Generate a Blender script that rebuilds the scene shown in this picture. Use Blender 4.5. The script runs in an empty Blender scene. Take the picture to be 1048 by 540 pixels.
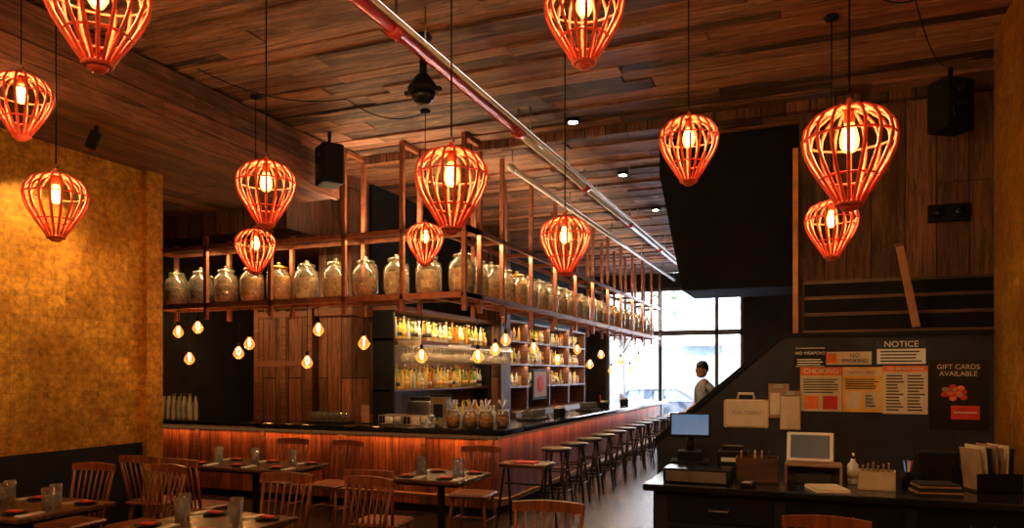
import bpy, math, random, bmesh
from mathutils import Matrix, Vector
random.seed(7)
scn = bpy.context.scene
COL = scn.collection

# ------------------------------------------------------------------ materials
def new_mat(name):
    m = bpy.data.materials.new(name); m.use_nodes = True
    nt = m.node_tree
    b = nt.nodes["Principled BSDF"]
    return m, nt, b

def mat(name, col, rough=.5, metal=0., em=None, es=0., var=.25, nscale=8., spec=.5, bump=0.):
    m, nt, b = new_mat(name)
    n = nt.nodes; l = nt.links
    tc = n.new("ShaderNodeTexCoord"); nz = n.new("ShaderNodeTexNoise")
    nz.inputs["Scale"].default_value = nscale; nz.inputs["Detail"].default_value = 4
    l.new(tc.outputs["Object"], nz.inputs["Vector"])
    r = n.new("ShaderNodeValToRGB")
    r.color_ramp.elements[0].position = .3; r.color_ramp.elements[1].position = .7
    lo = [max(0, c*(1-var)) for c in col]; hi = [min(1, c*(1+var)) for c in col]
    r.color_ramp.elements[0].color = (*lo, 1); r.color_ramp.elements[1].color = (*hi, 1)
    l.new(nz.outputs["Fac"], r.inputs["Fac"]); l.new(r.outputs["Color"], b.inputs["Base Color"])
    b.inputs["Roughness"].default_value = rough; b.inputs["Metallic"].default_value = metal
    b.inputs["Specular IOR Level"].default_value = spec
    if em:
        b.inputs["Emission Color"].default_value = (*em, 1); b.inputs["Emission Strength"].default_value = es
    if bump:
        bp = n.new("ShaderNodeBump"); bp.inputs["Strength"].default_value = bump; bp.inputs["Distance"].default_value = .01
        l.new(nz.outputs["Fac"], bp.inputs["Height"]); l.new(bp.outputs["Normal"], b.inputs["Normal"])
    return m

def island_wood(name, cols, al='X', gd=.25, hi=1.5, rough=.55, patch=None, pamt=.5, spec=.4, bump=1.):
    """weathered boards: every separate board gets its own tone and its own grain"""
    m, nt, b = new_mat(name); n = nt.nodes; l = nt.links
    tc = n.new("ShaderNodeTexCoord"); g = n.new("ShaderNodeNewGeometry")
    cr = n.new("ShaderNodeValToRGB"); cr.color_ramp.interpolation = 'CONSTANT'
    k = len(cols)
    while len(cr.color_ramp.elements) < k: cr.color_ramp.elements.new(.5)
    for i, c in enumerate(cols):
        cr.color_ramp.elements[i].position = i/k; cr.color_ramp.elements[i].color = (*c, 1)
    l.new(g.outputs["Random Per Island"], cr.inputs["Fac"])
    ms = n.new("ShaderNodeMath"); ms.operation = 'MULTIPLY'; ms.inputs[1].default_value = 57.; l.new(g.outputs["Random Per Island"], ms.inputs[0])
    va = n.new("ShaderNodeVectorMath"); va.operation = 'ADD'; l.new(tc.outputs["Object"], va.inputs[0]); l.new(ms.outputs[0], va.inputs[1])
    def nzn(sc, scale, det, ro, dist):
        mp = n.new("ShaderNodeMapping"); mp.inputs["Scale"].default_value = sc; l.new(va.outputs[0], mp.inputs["Vector"])
        nz = n.new("ShaderNodeTexNoise"); nz.inputs["Scale"].default_value = scale; nz.inputs["Detail"].default_value = det
        nz.inputs["Roughness"].default_value = ro; nz.inputs["Distortion"].default_value = dist
        l.new(mp.outputs[0], nz.inputs["Vector"]); return nz
    def sc(a, o): return tuple(a if q == al else o for q in 'XYZ')
    nz = nzn(sc(1.1, 17), 2., 9, .75, 1.)
    r = n.new("ShaderNodeValToRGB"); r.color_ramp.elements[0].position = .36; r.color_ramp.elements[1].position = .66
    r.color_ramp.elements[0].color = (gd, gd, gd, 1); r.color_ramp.elements[1].color = (hi, hi, hi, 1)
    l.new(nz.outputs["Fac"], r.inputs["Fac"])
    src = cr.outputs["Color"]
    if patch:
        n2 = nzn(sc(.8, 4.5), 1.6, 7, .68, .3)
        r2 = n.new("ShaderNodeValToRGB"); r2.color_ramp.elements[0].position = .5; r2.color_ramp.elements[1].position = .62
        r2.color_ramp.elements[0].color = (0, 0, 0, 1); r2.color_ramp.elements[1].color = (pamt, pamt, pamt, 1)
        l.new(n2.outputs["Fac"], r2.inputs["Fac"])
        mm = n.new("ShaderNodeMix"); mm.data_type = 'RGBA'
        l.new(r2.outputs["Color"], mm.inputs[0]); l.new(src, mm.inputs[6]); mm.inputs[7].default_value = (*patch, 1); src = mm.outputs[2]
    mx = n.new("ShaderNodeMix"); mx.data_type = 'RGBA'; mx.blend_type = 'MULTIPLY'; mx.inputs[0].default_value = 1
    l.new(src, mx.inputs[6]); l.new(r.outputs["Color"], mx.inputs[7]); l.new(mx.outputs[2], b.inputs["Base Color"])
    bp = n.new("ShaderNodeBump"); bp.inputs["Strength"].default_value = bump; bp.inputs["Distance"].default_value = .012
    l.new(nz.outputs["Fac"], bp.inputs["Height"]); l.new(bp.outputs["Normal"], b.inputs["Normal"])
    b.inputs["Roughness"].default_value = rough; b.inputs["Specular IOR Level"].default_value = spec
    return m

def planks(name, c1, c2, al='X', ac='Y', row=.18, length=2.2, rough=.5, gd=.35, mortar=.006, patch=None, pamt=.5, hi=1.6, bump=.5, spec=.4, pcut=(.48, .62)):
    m, nt, b = new_mat(name); n = nt.nodes; l = nt.links
    tc = n.new("ShaderNodeTexCoord"); sp = n.new("ShaderNodeSeparateXYZ"); cb = n.new("ShaderNodeCombineXYZ")
    l.new(tc.outputs["Object"], sp.inputs[0])
    l.new(sp.outputs[al], cb.inputs["X"]); l.new(sp.outputs[ac], cb.inputs["Y"])
    third = [a for a in 'XYZ' if a not in (al, ac)][0]
    br = n.new("ShaderNodeTexBrick"); l.new(cb.outputs[0], br.inputs["Vector"])
    br.inputs["Color1"].default_value = (*c1, 1); br.inputs["Color2"].default_value = (*c2, 1)
    br.inputs["Mortar"].default_value = (.002, .0015, .001, 1)
    br.inputs["Scale"].default_value = 1; br.inputs["Mortar Size"].default_value = mortar
    br.inputs["Brick Width"].default_value = length; br.inputs["Row Height"].default_value = row
    br.offset = .37
    mp = n.new("ShaderNodeMapping"); mp.inputs["Scale"].default_value = (.9, 15, 8)
    cb2 = n.new("ShaderNodeCombineXYZ")
    l.new(sp.outputs[al], cb2.inputs[0]); l.new(sp.outputs[ac], cb2.inputs[1]); l.new(sp.outputs[third], cb2.inputs[2])
    l.new(cb2.outputs[0], mp.inputs["Vector"])
    nz = n.new("ShaderNodeTexNoise"); nz.inputs["Scale"].default_value = 2.2; nz.inputs["Detail"].default_value = 9
    nz.inputs["Roughness"].default_value = .74; nz.inputs["Distortion"].default_value = 1.0
    l.new(mp.outputs[0], nz.inputs["Vector"])
    r = n.new("ShaderNodeValToRGB"); r.color_ramp.elements[0].position = .36; r.color_ramp.elements[1].position = .66
    r.color_ramp.elements[0].color = (gd, gd, gd, 1); r.color_ramp.elements[1].color = (hi, hi, hi, 1)
    l.new(nz.outputs["Fac"], r.inputs["Fac"])
    src = br.outputs["Color"]
    if patch:
        mp2 = n.new("ShaderNodeMapping"); mp2.inputs["Scale"].default_value = (.6, 4.5, 1)
        l.new(cb2.outputs[0], mp2.inputs["Vector"])
        n2 = n.new("ShaderNodeTexNoise"); n2.inputs["Scale"].default_value = 1.5; n2.inputs["Detail"].default_value = 7
        n2.inputs["Roughness"].default_value = .65
        l.new(mp2.outputs[0], n2.inputs["Vector"])
        r2 = n.new("ShaderNodeValToRGB"); r2.color_ramp.elements[0].position = pcut[0]; r2.color_ramp.elements[1].position = pcut[1]
        r2.color_ramp.elements[0].color = (0, 0, 0, 1); r2.color_ramp.elements[1].color = (pamt, pamt, pamt, 1)
        l.new(n2.outputs["Fac"], r2.inputs["Fac"])
        sub = n.new("ShaderNodeMath"); sub.operation = 'SUBTRACT'; sub.use_clamp = True
        l.new(r2.outputs["Color"], sub.inputs[0]); l.new(br.outputs["Fac"], sub.inputs[1])
        mm = n.new("ShaderNodeMix"); mm.data_type = 'RGBA'
        l.new(sub.outputs[0], mm.inputs[0]); l.new(src, mm.inputs[6]); mm.inputs[7].default_value = (*patch, 1)
        src = mm.outputs[2]
    mx = n.new("ShaderNodeMix"); mx.data_type = 'RGBA'; mx.blend_type = 'MULTIPLY'; mx.inputs[0].default_value = 1
    l.new(src, mx.inputs[6]); l.new(r.outputs["Color"], mx.inputs[7])
    l.new(mx.outputs[2], b.inputs["Base Color"])
    bp = n.new("ShaderNodeBump"); bp.inputs["Strength"].default_value = bump; bp.inputs["Distance"].default_value = .014
    ad = n.new("ShaderNodeMath"); ad.operation = 'SUBTRACT'
    l.new(nz.outputs["Fac"], ad.inputs[0]); l.new(br.outputs["Fac"], ad.inputs[1])
    l.new(ad.outputs[0], bp.inputs["Height"]); l.new(bp.outputs["Normal"], b.inputs["Normal"])
    b.inputs["Roughness"].default_value = rough; b.inputs["Specular IOR Level"].default_value = spec
    return m

def gold_leaf(name, al='Y', ac='Z'):
    m, nt, b = new_mat(name); n = nt.nodes; l = nt.links
    tc = n.new("ShaderNodeTexCoord"); sp = n.new("ShaderNodeSeparateXYZ"); cb = n.new("ShaderNodeCombineXYZ")
    l.new(tc.outputs["Object"], sp.inputs[0]); l.new(sp.outputs[al], cb.inputs[0]); l.new(sp.outputs[ac], cb.inputs[1])
    br = n.new("ShaderNodeTexBrick"); br.offset = 0; l.new(cb.outputs[0], br.inputs["Vector"])
    br.inputs["Color1"].default_value = (.74, .40, .055, 1); br.inputs["Color2"].default_value = (.56, .28, .035, 1)
    br.inputs["Mortar"].default_value = (.50, .27, .045, 1); br.inputs["Scale"].default_value = 1
    br.inputs["Mortar Size"].default_value = .003; br.inputs["Brick Width"].default_value = .17; br.inputs["Row Height"].default_value = .17
    def noise(sc, det, ro, p0, p1, c0, c1):
        nz = n.new("ShaderNodeTexNoise"); nz.inputs["Scale"].default_value = sc; nz.inputs["Detail"].default_value = det; nz.inputs["Roughness"].default_value = ro
        l.new(tc.outputs["Object"], nz.inputs["Vector"])
        r = n.new("ShaderNodeValToRGB"); r.color_ramp.elements[0].position = p0; r.color_ramp.elements[1].position = p1
        r.color_ramp.elements[0].color = (*c0, 1); r.color_ramp.elements[1].color = (*c1, 1)
        l.new(nz.outputs["Fac"], r.inputs["Fac"]); return nz, r
    nz, r = noise(16, 12, .8, .36, .64, (.42, .35, .26), (1.3, 1.3, 1.3))
    n2, r2 = noise(1.6, 5, .6, .35, .65, (.70, .60, .5), (1.1, 1.1, 1.1))
    mx = n.new("ShaderNodeMix"); mx.data_type = 'RGBA'; mx.blend_type = 'MULTIPLY'; mx.inputs[0].default_value = 1
    l.new(br.outputs["Color"], mx.inputs[6]); l.new(r.outputs["Color"], mx.inputs[7])
    m2 = n.new("ShaderNodeMix"); m2.data_type = 'RGBA'; m2.blend_type = 'MULTIPLY'; m2.inputs[0].default_value = 1
    l.new(mx.outputs[2], m2.inputs[6]); l.new(r2.outputs["Color"], m2.inputs[7])
    l.new(m2.outputs[2], b.inputs["Base Color"])
    b.inputs["Metallic"].default_value = .6; b.inputs["Roughness"].default_value = .34
    bp = n.new("ShaderNodeBump"); bp.inputs["Strength"].default_value = .4; bp.inputs["Distance"].default_value = .008
    l.new(nz.outputs["Fac"], bp.inputs["Height"]); l.new(bp.outputs["Normal"], b.inputs["Normal"])
    return m

def wood(name, base, ax='Z', rough=.4, gd=.45):
    m, nt, b = new_mat(name); n = nt.nodes; l = nt.links
    tc = n.new("ShaderNodeTexCoord"); mp = n.new("ShaderNodeMapping")
    sc = {'X': (2, 30, 30), 'Y': (30, 2, 30), 'Z': (30, 30, 2)}[ax]
    mp.inputs["Scale"].default_value = sc; l.new(tc.outputs["Object"], mp.inputs["Vector"])
    nz = n.new("ShaderNodeTexNoise"); nz.inputs["Scale"].default_value = 1; nz.inputs["Detail"].default_value = 5
    l.new(mp.outputs[0], nz.inputs["Vector"])
    r = n.new("ShaderNodeValToRGB"); r.color_ramp.elements[0].position = .3; r.color_ramp.elements[1].position = .7
    r.color_ramp.elements[0].color = (*[c*gd for c in base], 1); r.color_ramp.elements[1].color = (*[min(1, c*1.3) for c in base], 1)
    l.new(nz.outputs["Fac"], r.inputs["Fac"]); l.new(r.outputs["Color"], b.inputs["Base Color"])
    b.inputs["Roughness"].default_value = rough
    return m

def thin_glass(name, tint=(1, 1, 1), gl=.12, em=None, es=0., haze=0., hcol=(.8, .8, .75)):
    m = bpy.data.materials.new(name); m.use_nodes = True; nt = m.node_tree; n = nt.nodes; l = nt.links
    n.clear()
    o = n.new("ShaderNodeOutputMaterial"); tr = n.new("ShaderNodeBsdfTransparent"); g = n.new("ShaderNodeBsdfGlossy")
    tr.inputs[0].default_value = (*tint, 1); g.inputs["Roughness"].default_value = .06
    lw = n.new("ShaderNodeLayerWeight"); lw.inputs["Blend"].default_value = .35
    mr = n.new("ShaderNodeMapRange"); mr.inputs["To Min"].default_value = gl*.4; mr.inputs["To Max"].default_value = min(1, gl*4)
    l.new(lw.outputs["Fresnel"], mr.inputs["Value"])
    mx = n.new("ShaderNodeMixShader"); l.new(mr.outputs[0], mx.inputs[0]); l.new(tr.outputs[0], mx.inputs[1]); l.new(g.outputs[0], mx.inputs[2])
    out = mx.outputs[0]
    if haze:
        d = n.new("ShaderNodeBsdfDiffuse"); d.inputs[0].default_value = (*hcol, 1)
        h = n.new("ShaderNodeMixShader"); h.inputs[0].default_value = haze
        l.new(out, h.inputs[1]); l.new(d.outputs[0], h.inputs[2]); out = h.outputs[0]
    if em:
        e = n.new("ShaderNodeEmission"); e.inputs[0].default_value = (*em, 1); e.inputs[1].default_value = es
        a = n.new("ShaderNodeAddShader"); l.new(out, a.inputs[0]); l.new(e.outputs[0], a.inputs[1]); out = a.outputs[0]
    l.new(out, o.inputs[0])
    return m

def filler(name, c1, c2, sc=45):
    m, nt, b = new_mat(name); n = nt.nodes; l = nt.links
    tc = n.new("ShaderNodeTexCoord"); v = n.new("ShaderNodeTexVoronoi"); v.inputs["Scale"].default_value = sc
    l.new(tc.outputs["Object"], v.inputs["Vector"])
    r = n.new("ShaderNodeValToRGB"); r.color_ramp.elements[0].color = (*c2, 1); r.color_ramp.elements[1].color = (*c1, 1)
    r.color_ramp.elements[0].position = .15; r.color_ramp.elements[1].position = .6
    l.new(v.outputs["Color"], r.inputs["Fac"]); l.new(r.outputs["Color"], b.inputs["Base Color"])
    b.inputs["Roughness"].default_value = .6
    return m

M = {}
CEILC = [(.36, .15, .08), (.12, .05, .03), (.26, .11, .06), (.07, .034, .022), (.42, .21, .12), (.18, .075, .042), (.30, .15, .09)]
M['ceil'] = island_wood('ceiling_reclaimed_boards', CEILC, 'X', .22, 1.55, .55, patch=(.48, .27, .17), pamt=.6)
WALLC = [(.24, .10, .055), (.11, .048, .03), (.19, .085, .05), (.07, .033, .022), (.28, .13, .075), (.15, .065, .04)]
M['wallboards'] = island_wood('weathered_wall_boards', WALLC, 'Z', .22, 1.5, .55, patch=(.32, .18, .11), pamt=.5)
SOFC = [(.24, .09, .048), (.10, .04, .024), (.17, .065, .036), (.30, .12, .065)]
M['soffit'] = island_wood('soffit_boards', SOFC, 'Y', .25, 1.5, .55, patch=(.30, .14, .08), pamt=.5)
M['dark_gap'] = mat('dark_gap', (.006, .004, .003), .9, spec=.1)
M['wallwood'] = planks('vertical_board_wall', (.21, .078, .036), (.06, .024, .014), 'Z', 'X', .23, 2.6, .55, .16, .008, patch=(.30, .14, .07), pamt=.45, bump=1.)
M['wallwoodY'] = planks('vertical_board_side', (.16, .065, .035), (.06, .025, .015), 'Z', 'Y', .22, 2.6, .5, .25, .008, bump=.9)
M['barwood'] = planks('bar_front_boards', (.42, .125, .045), (.18, .045, .018), 'Z', 'X', .19, 3, .4, .25, .004, patch=(.08, .025, .014), pamt=.7)
M['barwoodY'] = planks('bar_side_boards', (.42, .125, .045), (.18, .045, .018), 'Z', 'Y', .19, 3, .4, .25, .004, patch=(.08, .025, .014), pamt=.7)
M['floor'] = planks('floor_dark_boards', (.05, .032, .024), (.025, .017, .013), 'Y', 'X', .14, 1.8, .22, .5, .003)
M['gold'] = gold_leaf('gold_leaf_wall')
M['black'] = mat('matte_black', (.006, .006, .008), .65, spec=.2)
M['blackg'] = mat('gloss_black', (.010, .010, .012), .18)
M['navy'] = mat('dark_painted_board', (.018, .019, .029), .55, var=.4, nscale=4, spec=.3)
M['boxblack'] = mat('black_panel', (.004, .005, .008), .7, spec=.2)
M['darkwall'] = mat('dark_plaster', (.025, .020, .02), .7)
M['granite'] = mat('black_granite', (.015, .015, .018), .10, var=.6, nscale=60)
M['steel'] = mat('brushed_steel', (.5, .5, .5), .3, 1.)
M['pipe'] = mat('galvanised_pipe', (.85, .80, .78), .25, .3, var=.08)
M['redpipe'] = mat('red_painted_pipe', (.65, .06, .055), .16, .25, spec=.9)
M['rust'] = wood('dark_brown_wood', (.15, .055, .03), 'X', .45)
M['frame'] = mat('copper_brown_metal', (.30, .105, .055), .38, .35, var=.3, nscale=14)
M['dkwood'] = wood('dark_tread_wood', (.09, .045, .03), 'X', .45)
M['lant'] = mat('coral_red_rattan', (.82, .105, .045), .5, var=.2, nscale=20)
M['brass'] = mat('aged_brass', (.4, .22, .07), .35, .9)
M['chair'] = wood('chair_redbrown_wood', (.24, .07, .032), 'Z', .35)
M['table'] = wood('table_top_wood', (.11, .045, .026), 'X', .22)
M['stoolm'] = wood('dark_stool_wood', (.03, .018, .015), 'Z', .35)
M['red'] = mat('red_napkin', (.55, .03, .02), .7)
M['white'] = mat('white_paper', (.75, .73, .68), .6, var=.08)
M['cream'] = mat('cream_paper', (.62, .52, .36), .6, var=.12)
M['yellow'] = mat('yellow_print', (.75, .42, .08), .6)
M['orange'] = mat('orange_print', (.72, .16, .03), .6)
M['ink'] = mat('print_ink', (.02, .02, .02), .5)
M['tan'] = mat('tan_cardboard', (.33, .2, .12), .7)
M['screen_b'] = mat('blue_screen', (.02, .05, .1), .2, em=(.10, .20, .36), es=.45, var=.3)
M['screen_k'] = mat('dark_screen', (.02, .025, .03), .3, em=(.05, .06, .07), es=.1)
M['plasticw'] = mat('white_plastic', (.7, .7, .68), .35, var=.05)
M['glass'] = thin_glass('clear_glass', gl=.2, haze=.05)
M['windowglass'] = thin_glass('window_glass', gl=.08)
M['jarglass'] = thin_glass('jar_glass', (.98, .97, .94), .26, haze=.08, hcol=(.95, .84, .64))
M['bulb'] = thin_glass('amber_bulb_glass', (1, .88, .6), .1, (1, .42, .07), 2.4)
M['bulb2'] = thin_glass('small_amber_shade', (1, .72, .42), .16, (1, .30, .06), .4)
M['fil'] = mat('hot_filament', (1, .8, .4), .5, em=(1, .66, .26), es=40, var=.02)
M['down'] = mat('downlight_lens', (1, 1, 1), .5, em=(1, .8, .5), es=25, var=.02)
M['bt_clear'] = mat('bottle_clear', (.42, .44, .38), .08, var=.2)
M['bt_amber'] = mat('bottle_amber', (.40, .15, .02), .08, var=.2)
M['bt_green'] = mat('bottle_green', (.20, .26, .05), .08, var=.2)
M['bt_yel'] = mat('bottle_yellow', (.60, .42, .10), .08, var=.2)
M['label'] = mat('bottle_label', (.6, .52, .38), .6)
FILL = [filler('jar_fill_corn', (1., .68, .28), (.60, .32, .10)), filler('jar_fill_pepper', (.68, .30, .11), (.28, .10, .04)),
        filler('jar_fill_shell', (1., .86, .58), (.66, .44, .24), 25), filler('jar_fill_amber', (1., .50, .07), (.70, .26, .02)),
        filler('jar_fill_bean', (.55, .32, .17), (.22, .11, .06), 30)]

# ------------------------------------------------------------------ mesh builder
class MB:
    def __init__(s):
        s.v = []; s.f = []; s.fm = []; s.fs = []; s.mats = []; s.T = Matrix.Identity(4)
    def mi(s, m):
        if m not in s.mats: s.mats.append(m)
        return s.mats.index(m)
    def add(s, vs, fs, m, smooth=False):
        if isinstance(m, str): m = M[m]
        o = len(s.v); k = s.mi(m)
        for p in vs: s.v.append(tuple(s.T @ Vector(p)))
        for f in fs: s.f.append([o+i for i in f]); s.fm.append(k); s.fs.append(smooth)
    def box(s, x0, x1, y0, y1, z0, z1, m, b=0.):
        if b > 0:
            return s.bbox(x0, x1, y0, y1, z0, z1, m, b)
        vs = [(x, y, z) for x in (x0, x1) for y in (y0, y1) for z in (z0, z1)]
        fs = [(0, 1, 3, 2), (4, 6, 7, 5), (0, 4, 5, 1), (2, 3, 7, 6), (0, 2, 6, 4), (1, 5, 7, 3)]
        s.add(vs, fs, m)
    def bbox(s, x0, x1, y0, y1, z0, z1, m, b):
        def ring(i, z):
            a0, a1, c0, c1 = x0+i, x1-i, y0+i, y1-i
            return [(a0+b, c0, z), (a1-b, c0, z), (a1, c0+b, z), (a1, c1-b, z), (a1-b, c1, z), (a0+b, c1, z), (a0, c1-b, z), (a0, c0+b, z)]
        k = b*.6
        R = ring(k, z0)+ring(0, z0+k)+ring(0, z1-k)+ring(k, z1)
        fs = [tuple(range(7, -1, -1)), tuple(range(24, 32))]
        for r in range(3):
            for i in range(8):
                fs.append((r*8+i, r*8+(i+1) % 8, r*8+8+(i+1) % 8, r*8+8+i))
        s.add(R, fs, m)
    def cyl(s, p, q, r0, r1=None, m='black', seg=10, smooth=True, caps=True):
        s.tube([p, q], [r0, r0 if r1 is None else r1], m, seg, smooth, caps)
    def tube(s, pts, r, m, seg=8, smooth=True, caps=True):
        pts = [Vector(p) for p in pts]; n = len(pts)
        if not isinstance(r, (list, tuple)): r = [r]*n
        vs = []; up = None
        for i, p in enumerate(pts):
            d = (pts[min(i+1, n-1)]-pts[max(i-1, 0)]).normalized()
            if up is None:
                up = Vector((0, 0, 1)) if abs(d.z) < .9 else Vector((1, 0, 0))
            a = d.cross(up).normalized(); bb = a.cross(d).normalized(); up = bb
            for k in range(seg):
                t = 2*math.pi*k/seg
                vs.append(p+a*math.cos(t)*r[i]+bb*math.sin(t)*r[i])
        fs = []
        for i in range(n-1):
            for k in range(seg):
                fs.append((i*seg+k, i*seg+(k+1) % seg, (i+1)*seg+(k+1) % seg, (i+1)*seg+k))
        if caps: fs += [tuple(range(seg-1, -1, -1)), tuple(range((n-1)*seg, n*seg))]
        s.add(vs, fs, m, smooth)
    def lathe(s, c, prof, m, seg=16, smooth=True):
        cx, cy, cz = c; vs = []
        for r, z in prof:
            for k in range(seg):
                t = 2*math.pi*k/seg; vs.append((cx+r*math.cos(t), cy+r*math.sin(t), cz+z))
        fs = []; n = len(prof)
        for i in range(n-1):
            for k in range(seg):
                fs.append((i*seg+k, i*seg+(k+1) % seg, (i+1)*seg+(k+1) % seg, (i+1)*seg+k))
        if prof[0][0] > 1e-4: fs.append(tuple(range(seg-1, -1, -1)))
        if prof[-1][0] > 1e-4: fs.append(tuple(range((n-1)*seg, n*seg)))
        s.add(vs, fs, m, smooth)
    def ell(s, c, r, m, seg=16, rings=10, rot=None):
        vs = []; R = rot if rot else Matrix.Identity(3)
        for i in range(rings+1):
            ph = math.pi*i/rings
            for k in range(seg):
                t = 2*math.pi*k/seg
                vs.append(Vector(c)+R @ Vector((r[0]*math.sin(ph)*math.cos(t), r[1]*math.sin(ph)*math.sin(t), -r[2]*math.cos(ph))))
        fs = [(i*seg+k, i*seg+(k+1) % seg, (i+1)*seg+(k+1) % seg, (i+1)*seg+k) for i in range(rings) for k in range(seg)]
        s.add(vs, fs, m, True)
    def prism(s, poly, axis, a, b, m):
        def mk(u, v, w):
            return {'X': (w, u, v), 'Y': (u, w, v), 'Z': (u, v, w)}[axis]
        n = len(poly); vs = [mk(u, v, a) for u, v in poly]+[mk(u, v, b) for u, v in poly]
        fs = [tuple(range(n-1, -1, -1)), tuple(range(n, 2*n))]+[(i, (i+1) % n, n+(i+1) % n, n+i) for i in range(n)]
        s.add(vs, fs, m)
    def mesh(s, name):
        me = bpy.data.meshes.new(name); me.from_pydata(s.v, [], s.f)
        for m in s.mats: me.materials.append(m)
        me.polygons.foreach_set("material_index", s.fm); me.polygons.foreach_set("use_smooth", s.fs)
        me.update()
        bm = bmesh.new(); bm.from_mesh(me); bmesh.ops.recalc_face_normals(bm, faces=bm.faces); bm.to_mesh(me); bm.free()
        return me
    def obj(s, name, loc=(0, 0, 0), rz=0.):
        return place(name, s.mesh(name), loc, rz)

def place(name, me, loc=(0, 0, 0), rz=0.):
    o = bpy.data.objects.new(name, me); o.location = loc; o.rotation_euler = (0, 0, rz); COL.objects.link(o); return o

def light(kind, name, loc, energy, col, parent=None, **kw):
    L = bpy.data.lights.new(name, kind); L.energy = energy; L.color = col
    rot = kw.pop('rot', None)
    for k, v in kw.items(): setattr(L, k, v)
    o = bpy.data.objects.new(name, L); o.location = loc
    if rot: o.rotation_euler = rot
    if parent: o.parent = parent
    COL.objects.link(o); return o

def text(body, parent, loc, size, m, rz=0., align='CENTER'):
    c = bpy.data.curves.new('lettering', 'FONT'); c.body = body; c.size = size; c.align_x = align; c.align_y = 'CENTER'
    c.extrude = .001; c.materials.append(M[m])
    o = bpy.data.objects.new('lettering', c); o.parent = parent; o.location = loc; o.rotation_euler = (math.pi/2, 0, rz)
    COL.objects.link(o); return o

CZ = 4.4; XR = 1.36
# ------------------------------------------------------------------ room shell
b = MB(); b.box(-9.3, 2.2, -3.2, 20.2, -.15, 0, 'floor'); b.obj('floor')
# ceiling: slab with individual reclaimed boards of uneven thickness nailed under it
b = MB(); b.box(-9.3, 2.2, -3.2, 20.2, CZ+.035, CZ+.2, 'dark_gap')
rr = random.Random(3); y = -3.2
while y < 20.1:
    wd = rr.uniform(.15, .25); x = -9.3+rr.uniform(-2, 0)
    while x < 2.2:
        L = rr.uniform(1.6, 4.2); d = rr.choice([0, 0, .006, .012, .02, -.012]); x0 = max(x, -9.3); x1 = min(x+L-.006, 2.2)
        if x1 > x0+.02: b.box(x0, x1, y, min(y+wd-.009, 20.2), CZ+.002+d if d < 0 else CZ-.0-d*.9+.02, CZ+.05, 'ceil')
        x += L
    y += wd
b.obj('ceiling')
b = MB(); b.box(-6.53, -6.33, -3, 5.6, 0, 1.0, 'black'); b.box(-6.53, -6.33, -3, 5.6, 1.0, 3.77, 'gold'); b.obj('wall_left')
b = MB(); b.box(-6.40, -6.27, 5.6, 5.8, 0, 3.77, 'gold'); b.box(-9.1, -6.40, 5.6, 5.8, 0, 3.77, 'darkwall'); b.obj('wall_left_return')
b = MB(); b.box(-9.3, -9.1, 5.6, 12.2, 0, CZ, 'darkwall'); b.obj('wall_alcove_left')
b = MB(); b.box(-9.1, -6.0, 12, 12.2, 0, CZ, 'wallwood'); b.obj('wall_alcove_back')
b = MB(); b.box(-6.0, -5.8, 9.05, 20, 0, 2.75, 'wallwoodY'); b.box(-6.0, -5.8, 9.05, 20, 2.75, CZ, 'boxblack'); b.obj('wall_backbar')
b = MB(); b.box(XR, XR+.2, -3, 6.9, 0, CZ, 'gold'); b.obj('wall_right')
b = MB(); b.box(2.0, 2.2, 6.7, 8.1, 0, CZ, 'wallwoodY'); b.box(XR+.2, 2.0, 6.7, 6.9, 0, CZ, 'boxblack'); b.obj('wall_stair_right')
b = MB(); b.box(-6.33, XR, -3.2, -3, 0, CZ, 'wallwood'); b.obj('wall_rear')
b = MB(); b.box(-5.8, -5.25, 20, 20.2, 0, CZ, 'darkwall'); b.box(-1.6, 0, 20, 20.2, 0, CZ, 'navy')
b.box(-5.25, -1.6, 20, 20.2, 4.0, CZ, 'darkwall'); b.obj('wall_front')
b = MB()
b.box(-9.09, -5.25, -3, 7.38, 3.81, CZ-.002, 'dark_gap')
b.box(-9.09, -5.21, 7.39, 7.42, 3.79, CZ-.002, 'wallwood')
z = 3.77
while z < CZ-.03:
    h = rr.uniform(.13, .19); y = -3
    while y < 7.4:
        L = rr.uniform(1.8, 3.6); d = rr.uniform(0, .03); z1 = min(z+h-.008, CZ-.004)
        b.box(-5.26, -5.215+d, y, min(y+L-.006, 7.4), z, z1, 'soffit'); y += L
    z += h
x = -9.09
while x < -5.27:
    wd = rr.uniform(.17, .26); y = -3+rr.uniform(-1, 0)
    while y < 7.38:
        L = rr.uniform(2, 4); b.box(x, min(x+wd-.008, -5.26), max(y, -3), min(y+L-.006, 7.38), 3.775+rr.uniform(0, .015), 3.82, 'soffit'); y += L
    x += wd
b.obj('soffit_wood')
b = MB(); b.box(-9.09, -6.0, 7.44, 8.5, 3.5, CZ-.002, 'wallwood'); b.box(-9.09, -6.4, 8.5, 11.99, 3.5, CZ-.002, 'wallwood'); b.obj('soffit_alcove')
b = MB(); b.box(-5.15, 2.0, 7.86, 7.96, CZ-.10, CZ, 'wallwood'); b.obj('trim_ceiling_beam')

b = MB()
FR = mat('window_frame_dark', (.10, .11, .13), .4)
for x in (-5.25, -3.8, -2.32, -1.68):
    b.box(x, x+.09, 20.02, 20.16, 0, 4.0, FR)
b.box(-5.25, -1.6, 20.02, 20.16, 2.72, 2.86, FR); b.box(-5.25, -1.6, 20.02, 20.16, 3.92, 4.0, FR); b.box(-5.25, -2.3, 20.02, 20.16, 0, .45, FR)
b.box(-5.2, -1.65, 20.08, 20.09, .1, 3.95, 'windowglass')
b.obj('window_1')

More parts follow.
